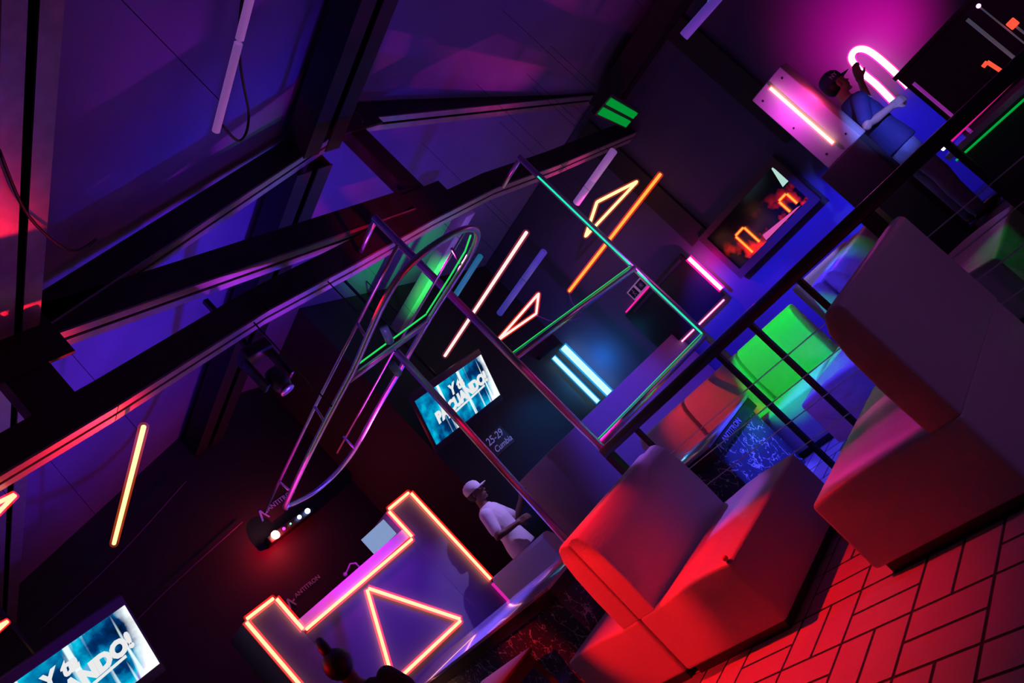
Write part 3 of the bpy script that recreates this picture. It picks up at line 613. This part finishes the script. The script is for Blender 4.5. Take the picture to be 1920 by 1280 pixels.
t = thing('wall_logo', 'faint violet triangle logo with lettering on the black wall, just above the booth', 'sign', (4.3, 9.585, 2.33))
logo_mb(frameM((-.1, 0, 0), (1, 0, 0), (0, 0, 1)), .12).build('logo', mat('faint_violet_glow_paint', (.3, .15, .3), .6, emit=(.16, .04, .15), estr=.35), t)  # same emissive stand-in for light, weaker
text_mesh('lettering', 'ANTITRON', .08, MATS['faint_violet_glow_paint'], frameM((.2, 0, .02), (1, 0, 0), (0, 0, 1)), t)
# loose cables
def cable(label, pts, r=.008, m=CABLE):
    o = MB().tube(smoothpts(pts, 6, False), r, 6).build('loose_cable', m, smooth=True); tag(o, label, 'cable'); return o
cable('black cable drooping across the beam at the left edge of the photo', [(1.62, 2.9, 3.98), (1.75, 3.35, 3.95), (1.98, 3.7, 3.93), (2.2, 3.8, 4.02), (2.22, 3.95, 4.1)])
cable('thin dark cable running up to the violet tube near the top left', [(2.4, .6, 4.2), (2.3, 1.3, 3.6), (2.04, 1.77, 3.22), (2.3, 2.3, 3.3), (2.2, 2.35, 3.22), (2.05, 2.2, 3.2)], .006)
cable('thin cable strung along the black wall above the booth', [(2.4, 9.55, 3.2), (3.2, 9.55, 3.35), (4.4, 9.55, 3.5)], .007, mat('violet_lit_cable', (.25, .12, .5), .5))
cable('thin cable strung along the black wall below the yellow tube', [(2.0, 9.55, 3.8), (3.0, 9.55, 4.0), (4.2, 9.55, 4.35)], .006, MATS['violet_lit_cable'])
cable('black cable hanging beside the king post of the truss', [(5.1, 4.3, 5.0), (5.35, 4.32, 4.85), (5.3, 4.3, 4.7)], .008, mat('plum_cable', (.12, .03, .07), .5))
cable('thin violet cable hanging from the end of the long orange tube', [(8.86, 6.75, 2.85), (8.8, 6.8, 2.7), (8.6, 6.7, 2.45), (8.2, 6.75, 2.6), (7.96, 6.72, 2.83)], .008, MATS['violet_lit_cable'])

# ================================================================== BOOTH
BOOTH = mat('booth_panel', (.22, .2, .28), .45, var=.1)
t = thing('dj_booth', 'performer booth with two towers and a triangle drawn in orange neon', 'booth', (3.72, 7.0, 0))
def X(x): return x-3.72
prof = [(2.66, 0), (2.66, 2.17), (3.0, 2.17), (3.0, 1.78), (4.43, 1.74), (4.43, 2.13), (4.78, 2.13), (4.78, 0)]
MB().box((X(2.64), 0, 0), (X(2.99), .5, 2.17)).build('tower', BOOTH, t, bevel=.004)
MB().box((X(4.42), 0, 0), (X(4.78), .5, 2.12)).build('tower', BOOTH, t, bevel=.004)
MB().box((X(2.99), .002, 0), (X(4.42), .06, 1.74)).build('front_panel', BOOTH, t)
MB().box((X(2.99), .0, 1.77), (X(4.42), .5, 1.875)).build('counter', mat('counter_laminate', (.8, .6, .85), .4), t)
def bneon(pts, closed=False, nm='neon_line', core=N_OR, sl=HALO_OR):
    if closed: pts = pts+[pts[0]]
    for a, b in zip(pts, pts[1:]):
        a = Vector((X(a[0]), -.03, a[1])); b = Vector((X(b[0]), -.03, b[1])); d = (b-a).normalized()*.02
        c = MB().tube([a+d, b-d], .0155, 10).build(nm, core, t, smooth=True)
        MB().tube([a+d*.5, b-d*.5], .034, 10, cap=False).build('halo', sl, c, smooth=True)
bneon([(2.66, .3), (2.66, 2.17), (2.985, 2.16), (2.985, 1.765), (4.425, 1.735), (4.425, 2.12), (4.77, 2.12), (4.77, .87)])
bneon([(3.69, 1.68), (4.21, .83), (3.28, .89)], True)
MB().box((X(4.75), -.03, .3), (X(4.79), .0, .85)).build('pink_edge_strip', halomat('pink_edge', (1, .02, .5), .35, .5), t)
spot('booth_blue_wash', (4.4, 5.4, 3.3), (3.75, 7.0, 1.0), (.05, .01, 1), 260, 44, 1)
area('booth_counter_glow', (3.7, 6.86, 2.05), (3.7, 7.05, 1.83), (1, .02, .8), 3.0, 1.2, .03)
t = thing('laptop', 'open laptop with a pale screen standing on the booth counter', 'laptop', (4.28, 7.2, 1.875)); t.rotation_euler = (0, 0, R(-25))
MB().box((-.15, -.02, 0), (.15, .2, .015)).build('keyboard_half', DARKPL, t)
MB().box((-.15, -.04, .015), (.15, -.03, .215)).build('screen', neonmat('laptop_screen', (.3, .42, .75), .75), t)
t = thing('microphone', 'small microphone lying on a stand on the booth counter', 'microphone', (3.9, 7.2, 1.875))
MB().tube([(0, 0, 0), (0, 0, .07), (-.05, 0, .10), (-.14, 0, .06)], .008, 8).build('stem', mat('grey_plastic', (.4, .35, .4), .4), t, smooth=True); MB().ball((-.16, 0, .055), .02).build('head', MATS['grey_plastic'], t, smooth=True)

# ================================================================== RIGHT BACKGROUND (bar corner)
pl = MB().box((6.2, -2.5, 0), (9.19, 2.52, .22)).build('stage_platform', BLACKWALL); struct(pl)
t = thing('neon_sign_box', 'white panel box glowing magenta with an upright bright tube, on a dark pedestal', 'sign box', (6.95, 2.23, 1.40))
MB().box((-.04, -.18, 0), (.16, .18, .88)).build('panel', WHITEP, t, bevel=.01)
MB().tube([(-.075, -.01, .12), (-.075, -.01, .82)], .014, 10).build('glowing_tube', neonmat('hot_yellow_pink', (1, .85, .7), 1.4), t, smooth=True)
MB().tube([(-.075, -.01, .11), (-.075, -.01, .83)], .024, 10, cap=False).build('halo', HALO_OR, t, smooth=True)
for y, z in ((-.12, .8), (.12, .8), (.12, .45), (-.12, .1), (.1, .1)): MB().tube([(-.045, y, z), (-.038, y, z)], .009, 10).build('screw', DARKPL, t)
point('sign_box_glow', (6.66, 2.28, 1.95), (1, .06, .85), 4.2)
point('sign_box_edge_glow', (6.85, 1.98, 1.9), (1, .04, .2), 1.5)
t = thing('pedestal', 'dark pedestal carrying the magenta sign box', 'pedestal', (6.98, 2.28, .22))
MB().box((-.1, -.22, 0), (.1, .22, 1.18)).build('column', BLACKWALL, t, bevel=.01); MB().box((-.12, -.24, 0), (.12, .24, .05)).build('foot', BLACKWALL, t)
# big white neon arch letter
pts = smoothpts([(9.1, 2.04, 1.45), (9.1, 2.02, 1.75), (9.1, 2.03, 2.0), (9.1, 2.10, 2.1), (9.1, 2.19, 2.07), (9.1, 2.22, 1.9), (9.1, 2.22, 1.70), (9.1, 2.24, 1.45)], 5, False)
t = thing('curved_neon_letter', 'thick white-pink neon letter n on the glowing pink wall beside the standing person', 'neon sign', (9.1, 2.13, 1.45))
MB().tube([p-Vector((9.1, 2.13, 1.45)) for p in pts], .032, 12).build('glowing_tube', neonmat('white_pink_neon', (1, .75, .93), 1.5), t, smooth=True)
MB().tube([p-Vector((9.1, 2.13, 1.45)) for p in pts], .045, 12, cap=False).build('halo', HALO_PK, t, smooth=True)
for zz, yy in ((.3, -.1), (.3, .09), (.62, 0)): MB().tube([(.02, yy, zz), (.1, yy, zz)], .01, 6).build('standoff', BLACKSTEEL, t)
spot('letter_glow', (8.3, 1.95, 2.0), (9.2, 1.95, 2.2), (1, .0, .35), 120, 100, 1)
# dark partition hiding the lower right
t = thing('dark_partition', 'tall black partition in front of the pink wall at the right', 'partition', (8.0, .55, .22))
MB().box((-.03, -3.0, 0), (.03, 1.25, 1.32)).build('panel', BLACKWALL, t); MB().box((-.05, -3.0, 1.32), (.05, 1.27, 1.36)).build('capping', BLACKWALL, t)
# rods, lamps, bracket in the bar corner
def rod(name, label, a, b, r, m, cat='pole'):
    o = MB().tube([a, b], r, 10).build(name, m, smooth=True); tag(o, label, cat); return o
GREYR = mat('grey_rod', (.3, .28, .36), .4, emit=(.08, .1, .14), estr=.4)  # slight emission replaces the light catching the rod
VR = mat('violet_lit_rod', (.5, .3, .8), .15, emit=(.3, .02, .35), estr=.6)  # violet and pink light on the rod put into colour and emission
rod('upright_rod', 'grey upright rod with a green edge near the top right corner', (6.15, .87, .882), (6.15, .87, 1.42), .012, GREYR)
rod('upright_rod', 'violet and pink lit upright rod left of the orange bracket', (6.15, 1.345, .882), (6.15, 1.345, 1.38), .012, VR)
rod('bar_neon_rail', 'long magenta tube along the bar edge at the right of the photo', (6.0, 1.45, .935), (6.0, .6, .96), .016, neonmat('magenta_tube', (1, .01, .35), .75), 'neon light')
rod('bar_neon_tip', 'bright white end of the magenta bar tube', (6.0, 1.47, .934), (6.0, 1.505, .933), .018, neonmat('white_tip', (1, .9, .95), 2), 'neon light')
o = MB().tube(smoothpts([(5.98, 1.09, .95), (5.98, 1.02, .955), (5.98, .965, .975), (5.98, .955, 1.02)], 5, False), .011, 10).build('curved_white_tube', neonmat('white_tube', (.95, .9, .95), 1.5), smooth=True); tag(o, 'small curved white tube above the magenta bar tube', 'neon light')
t = thing('bracket_neon', 'small orange-red neon corner beside the violet rod at the right', 'neon light', (6.0, .955, 1.13))
for a, b in (((0, .035, .005), (0, -.0, .01)), ((0, -.0, .01), (0, -.01, -.09))): MB().tube([a, b], .013, 10).build('glowing_tube', neonmat('red_orange', (1, .06, .03), 1.6), t, smooth=True)
t = thing('red_box_lamp', 'small red glowing cube lamp on a thin stem at the right edge', 'lamp', (6.1, .73, .88)); MB().box((-.022, -.025, .29), (.022, .025, .345)).build('shade', MATS['red_orange'], t, bevel=.005); MB().tube([(0, 0, 0), (0, 0, .29)], .007, 8).build('stem', GREYR, t)
t = thing('pink_spot_lamp', 'tiny bright pink lamp on a stem in the top right corner', 'lamp', (6.1, .77, .88)); MB().ball((0, 0, .545), .014).build('bulb', neonmat('pink_lamp', (1, .3, .7), 4), t, smooth=True); MB().tube([(0, 0, 0), (0, 0, .54)], .005, 8).build('stem', GREYR, t)
t = thing('bar_counter', 'dark bar counter behind the railing at the right, edged with green light', 'counter', (6.3, .6, .22))
MB().box((-.25, -2.4, 0), (.25, .9, .62)).build('body', BLACKWALL, t); MB().box((-.3, -2.4, .62), (.3, .93, .66)).build('top', TABLETOP, t)
MB().box((-.305, -2.3, .585), (-.30, .9, .60)).build('light_line', neonmat('thin_green_line', (.0, .7, .1), .5), t)
point('bar_pink_glow', (6.4, 1.1, 1.2), PINK, .8)

# ================================================================== PEOPLE
def remesh_obj(name, mb, m, parent, vox=.009, smooth=4):
    """one continuous skin grown over the overlapping shapes of mb"""
    o = mb.build(name, m, None); r = o.modifiers.new('r', 'REMESH'); r.mode = 'VOXEL'; r.voxel_size = vox; r.use_smooth_shade = True
    sm = o.modifiers.new('s', 'SMOOTH'); sm.factor = .5; sm.iterations = smooth
    dg = bpy.context.evaluated_depsgraph_get(); dg.update(); me = bpy.data.meshes.new_from_object(o.evaluated_get(dg)); o.modifiers.clear(); o.data = me; me.name = name
    me.materials.clear(); me.materials.append(m)
    for p in me.polygons: p.use_smooth = True; p.material_index = 0
    o.parent = parent; return o
def loft(mb, secs, n=20):
    """closed loft of elliptical sections (centre, half-width front-back, half-width side)"""
    v = []; f = []; L = len(secs)
    for c, rx, ry in secs:
        for j in range(n): v.append(Vector(c)+Vector((rx*math.cos(2*PI*j/n), ry*math.sin(2*PI*j/n), 0)))
    for i in range(L-1):
        for j in range(n): f.append((i*n+j, i*n+(j+1) % n, (i+1)*n+(j+1) % n, (i+1)*n+j))
    f += [tuple(range(n))[::-1], tuple(range((L-1)*n, L*n))]; return mb.add(v, f)
def limb(mb, pts, rs):
    mb.tube(pts, 0, 12, rs=rs)
    for p, r in zip(pts, rs): mb.ball(p, r*.99, nu=10, nv=6)
def hand(mb, w, d, n, curl=.45, side=1):
    """palm, four unequal bent fingers and a side thumb"""
    d = Vector(d).normalized(); n = Vector(n); n = (n-d*n.dot(d)).normalized(); q = d.cross(n)*side; w = Vector(w)
    M = Matrix((d, q, n)).transposed().to_4x4(); M.translation = w
    mb.box((-.01, -.036, -.013), (.088, .036, .013), M)
    for k, L in enumerate((.068, .078, .072, .056)):
        b = w+d*.08+q*(k-1.5)*.0195; dd = d.copy(); pts = [b-d*.01]; 
        for t in range(3): dd = (dd-n*curl*(.5+.25*t)).normalized(); b = b+dd*L*(.42, .32, .26)[t]; pts.append(b)
        limb(mb, pts, [.0095, .009, .0085, .0075])
    b = w+d*.02-q*.028; t1 = (d*.7-q*.7-n*.2).normalized(); limb(mb, [b, b+t1*.04, b+t1*.04+(d*.9-q*.2-n*.3).normalized()*.03], [.013, .0115, .0095])
def head(mb, h, turn=0):
    Mz = Matrix.Rotation(turn, 4, 'Z')
    mb.ball(h+Vector((-.012, 0, .03)), .092, .076, .092, 16, 12)        # skull
    loft(mb, [(h+Vector((.018, 0, -.095)), .035, .03), (h+Vector((.012, 0, -.07)), .066, .055), (h+Vector((.008, 0, -.02)), .078, .066), (h+Vector((.0, 0, .04)), .08, .07)])
    mb.prism([h+Vector((.07, -.005, .02)), h+Vector((.112, 0, -.03)), h+Vector((.075, 0, -.038)), h+Vector((.07, .005, .02))], (0, -.011, 0), (0, .011, 0))
    mb.ball(h+Vector((.078, 0, -.056)), .016, .025, .008); mb.ball(h+Vector((.062, 0, -.092)), .02, .022, .016)
    mb.ball(h+Vector((.074, 0, .026)), .014, .05, .009)
    for q in (-1, 1): mb.ball(h+Vector((-.008, q*.078, -.008)), .017, .009, .029)
def eyes(parent, h):
    for q in (-1, 1):
        MB().ball(h+Vector((.073, q*.03, .008)), .012, .013, .008).build('eye', mat('eye_white', (.6, .6, .62), .3), parent, smooth=True)
def person(label, loc, rz, armR, armL, skinm, shirtm, trousm, capm, height=1.75, capmark=False):
    """local +X is forward, +Y is the person's left; armX = (elbow, wrist, back-of-hand direction)"""
    k = height/1.75; t = thing('person', label, 'person', loc, rz); V = Vector; h = V((.035, 0, 1.635)); b = MB()
    loft(b, [(V((0, 0, .84)), .10, .15), (V((0, 0, .95)), .105, .155), (V((.01, 0, 1.10)), .095, .135), (V((.01, 0, 1.28)), .11, .155), (V((0, 0, 1.40)), .095, .165), (V((0, 0, 1.46)), .065, .09), (V((.005, 0, 1.50)), .055, .055), (V((.015, 0, 1.58)), .054, .052)])
    for q, arm in ((-1, armR), (1, armL)):
        S_, e, w_ = V((0, q*.175, 1.405)), V(arm[0]), V(arm[1])
        limb(b, [S_, (S_+e)/2, e, e.lerp(w_, .35), w_], [.056, .047, .04, .038, .026]); hand(b, w_, w_-e, arm[2], .45, q)
        limb(b, [V((0, q*.085, .90)), V((.01, q*.10, .5)), V((-.015, q*.105, .34)), V((-.02, q*.11, .09))], [.09, .058, .054, .037]); limb(b, [V((-.04, q*.11, .05)), V((.13, q*.125, .035))], [.04, .032])
    head(b, h); remesh_obj('body', b, skinm, t, .0085, 3); eyes(t, h)
    sh = MB()
    loft(sh, [(V((0, 0, .88)), .155, .21), (V((0, 0, .98)), .145, .195), (V((.01, 0, 1.10)), .122, .162), (V((.01, 0, 1.28)), .13, .178), (V((0, 0, 1.40)), .112, .182), (V((0, 0, 1.465)), .08, .105), (V((.003, 0, 1.49)), .068, .07)])
    for q, arm in ((-1, armR), (1, armL)):
        S_, e = V((0, q*.175, 1.405)), V(arm[0]); limb(sh, [S_, S_.lerp(e, .5), S_.lerp(e, .78)], [.072, .066, .064])
    remesh_obj('t_shirt', sh, shirtm, t, .012, 5)
    jn = MB(); loft(jn, [(V((0, 0, .76)), .12, .165), (V((0, 0, .90)), .12, .165), (V((0, 0, .97)), .115, .16)])
    for q in (-1, 1): limb(jn, [V((0, q*.085, .88)), V((.01, q*.10, .5)), V((-.015, q*.105, .34)), V((-.02, q*.11, .10))], [.098, .08, .076, .068])
    remesh_obj('jeans', jn, trousm, t, .013, 4)
    for q in (-1, 1): MB().ball((.045, q*.118, .045), .14, .05, .045).build('shoe', DARKPL, t, smooth=True)
    MB().ball(h+V((-.03, 0, .02)), .086, .082, .09).build('hair', HAIR, t, smooth=True)
    cb = MB(); cb.lathe([(.098, 0), (.101, .03), (.094, .065), (.072, .095), (.035, .112), (.004, .116)], h+V((-.008, 0, .035)), 20); c = cb.build('cap', capm, t, smooth=True)
    br = MB(); n = 10; base = h+V((-.008, 0, .042)); vv = []
    for i in range(n+1):
        a = -PI*.36+PI*.72*i/n; vv += [base+V((.095*math.cos(a), .095*math.sin(a), 0)), base+V((.10*math.cos(a)+.07*math.cos(a*.8), .10*math.sin(a), -.012-.01*abs(math.sin(a))))]
    vv2 = [p+V((0, 0, .006)) for p in vv]; f = []
    for i in range(n): f += [(2*i, 2*i+1, 2*i+3, 2*i+2), (2*i+2*n+2, 2*i+2+2*n+2, 2*i+3+2*n+2, 2*i+1+2*n+2), (2*i+1, 2*i+1+2*n+2, 2*i+3+2*n+2, 2*i+3)]
    br.add(vv+vv2, f).build('brim', capm, c, smooth=True)
    if capmark:
        text_mesh('cap_emblem', 'NY', .05, mat('white_thread', (.8, .8, .85), .6), frameM(h+V((.0, -.104, .075)), (1, 0, 0), (0, .25, 1)), c)
        text_mesh('shirt_print', 'A', .06, MATS['white_thread'], frameM((.136, -.03, 1.36), (0, 1, 0), (-.1, 0, 1)), t)
    t.scale = (k, k, k)
    return t
person('person in navy cap, navy shirt and blue jeans standing beside the magenta sign box',
       (7.45, 2.06, .22), R(-52), ((-.16, -.26, 1.20), (.12, -.22, 1.17), (0, -1, .2)), ((.20, .28, 1.30), (.30, .22, 1.55), (0, 1, 0)),
       SKIN, NAVY, DENIM, NAVY, 1.76, capmark=True)
spot('person_blue_key', (5.2, .7, 1.75), (7.3, 2.0, 1.35), (.16, .2, 1), 430, 18, .8)
person('person in white cap and white t-shirt standing behind the grey-blue sofa',
       (5.08, 6.62, 0), R(-55), ((-.02, -.26, 1.16), (.20, -.16, 1.12), (0, -1, .3)), ((.10, .26, 1.16), (.32, .16, 1.28), (0, 1, 0)),
       SKIN2, WHITEC, mat('dark_trousers', (.03, .03, .05), .8), WHITEC, 1.73)
spot('white_shirt_key', (6.6, 4.9, 3.1), (5.0, 6.55, 1.3), (.45, .28, 1), 300, 22, .9)
spot('topknot_red_rim', (1.0, 5.9, 1.9), (2.19, 5.06, 1.4), RED, 60, 16, .8)
# person with a topknot at the bottom edge
t = thing('person', 'dark-haired person with an upright topknot at the bottom edge before the booth', 'person', (2.19, 5.06, 0), R(60))
V = Vector
b = MB(); h = V((.02, 0, 1.30))
loft(b, [(V((0, 0, .62)), .12, .17), (V((0, 0, .75)), .105, .15), (V((.01, 0, .92)), .10, .14), (V((0, 0, 1.05)), .09, .155), (V((0, 0, 1.12)), .06, .08), (V((.0, 0, 1.16)), .05, .05), (V((.01, 0, 1.25)), .05, .05)])
for q in (-1, 1):
    S_, e, w_ = V((0, q*.17, 1.06)), V((.02, q*.24, .84)), V((.25, q*.2, .80)); limb(b, [S_, (S_+e)/2, e, w_], [.052, .045, .038, .026]); hand(b, w_, (1, 0, -.1), (0, 0, 1), .3, q)
    limb(b, [V((.06, q*.09, .68)), V((.42, q*.12, .66)), V((.44, q*.12, .35)), V((.43, q*.12, .09))], [.09, .062, .05, .036]); limb(b, [V((.41, q*.12, .045)), V((.58, q*.13, .035))], [.038, .03])
head(b, h); remesh_obj('body', b, SKIN2, t, .009, 3)
hb = MB(); hb.ball((-.012, 0, 1.325), .10, .094, .105); hb.build('hair', HAIR, t, smooth=True)
MB().tube([(-.02, 0, 1.39), (-.025, 0, 1.43), (-.01, 0, 1.47), (.03, 0, 1.51), (.05, 0, 1.525)], .03, 10, rs=[.022, .034, .036, .03, .018]).build('topknot', HAIR, t, smooth=True)
sh = MB(); loft(sh, [(V((0, 0, .62)), .14, .19), (V((0, 0, .75)), .13, .175), (V((.01, 0, .92)), .12, .16), (V((0, 0, 1.05)), .105, .17), (V((0, 0, 1.13)), .07, .09)])
for q in (-1, 1): limb(sh, [V((0, q*.17, 1.06)), V((.01, q*.22, .92))], [.066, .058])
remesh_obj('dark_top', sh, mat('dark_cloth', (.03, .02, .03), .8), t, .012, 4)
t = thing('bar_stool', 'bar stool carrying the person with the topknot', 'stool', (2.19, 5.06, 0))
MB().lathe([(.17, .54), (.18, .56), (.18, .60), (.15, .615)]).build('seat', DARKPL, t, smooth=True); MB().tube([(0, 0, .02), (0, 0, .54)], .025, 12).build('column', CHROME, t, smooth=True); MB().lathe([(.2, 0), (.2, .015), (.04, .035)]).build('foot', CHROME, t, smooth=True)

# small drink things on tables
t = thing('folded_leaflet', 'small crumpled green-lit slip on the edge of the marble table', 'leaflet', (4.36, 4.1, .635))
MB().prism([(-.03, 0, 0), (.03, 0, 0), (.012, 0, .05)], (0, -.02, 0), (.01, .03, 0)).build('paper', mat('paper', (.6, .8, .6), .6), t)
t = thing('beaded_button', 'small round red stud on the seat corner of the bright red sofa', 'stud', (2.74, 2.545, .418))
MB().ball((0, 0, 0), .014).build('cap', mat('red_stud', (.7, .1, .08), .3), t, smooth=True)

# ------------------------------------------------------------------ tidy origins: top-level origin at the base centre
bpy.context.view_layer.update()
def kids(o): return [c for c in o.children]
for o in [o for o in S.objects if o.parent is None and o.type == 'MESH' and o.get('kind') != 'structure']:
    if o.modifiers and False: continue
    bb = [Vector(c) for c in o.bound_box]; mn = Vector([min(c[i] for c in bb) for i in range(3)]); mxv = Vector([max(c[i] for c in bb) for i in range(3)])
    off = Vector(((mn.x+mxv.x)/2, (mn.y+mxv.y)/2, mn.z)); o.data.transform(Matrix.Translation(-off)); o.location = o.location+off

# repeats of one kind share a group
for nm, gp in (('lounge_sofa', 'leatherette lounge sofas'), ('wall_neon_tube', 'neon tubes on the walls'), ('hanging_neon_tube', 'glowing tubes under the roof'), ('hanging_unlit_tube', 'unlit tubes under the roof'),
               ('triangle_neon', 'neon triangles under the roof'), ('arch_reflection', 'reflected orange arches on the framed panel'), ('hanging_television', 'hanging televisions'), ('television_pole', 'television poles'),
               ('roof_beam', 'roof beams'), ('loose_cable', 'loose cables'), ('wall_logo', 'painted logos on the black wall'), ('upright_rod', 'upright rods in the bar corner')):
    for o in S.objects:
        if o.parent is None and o.name.split('.')[0] == nm: o['group'] = gp
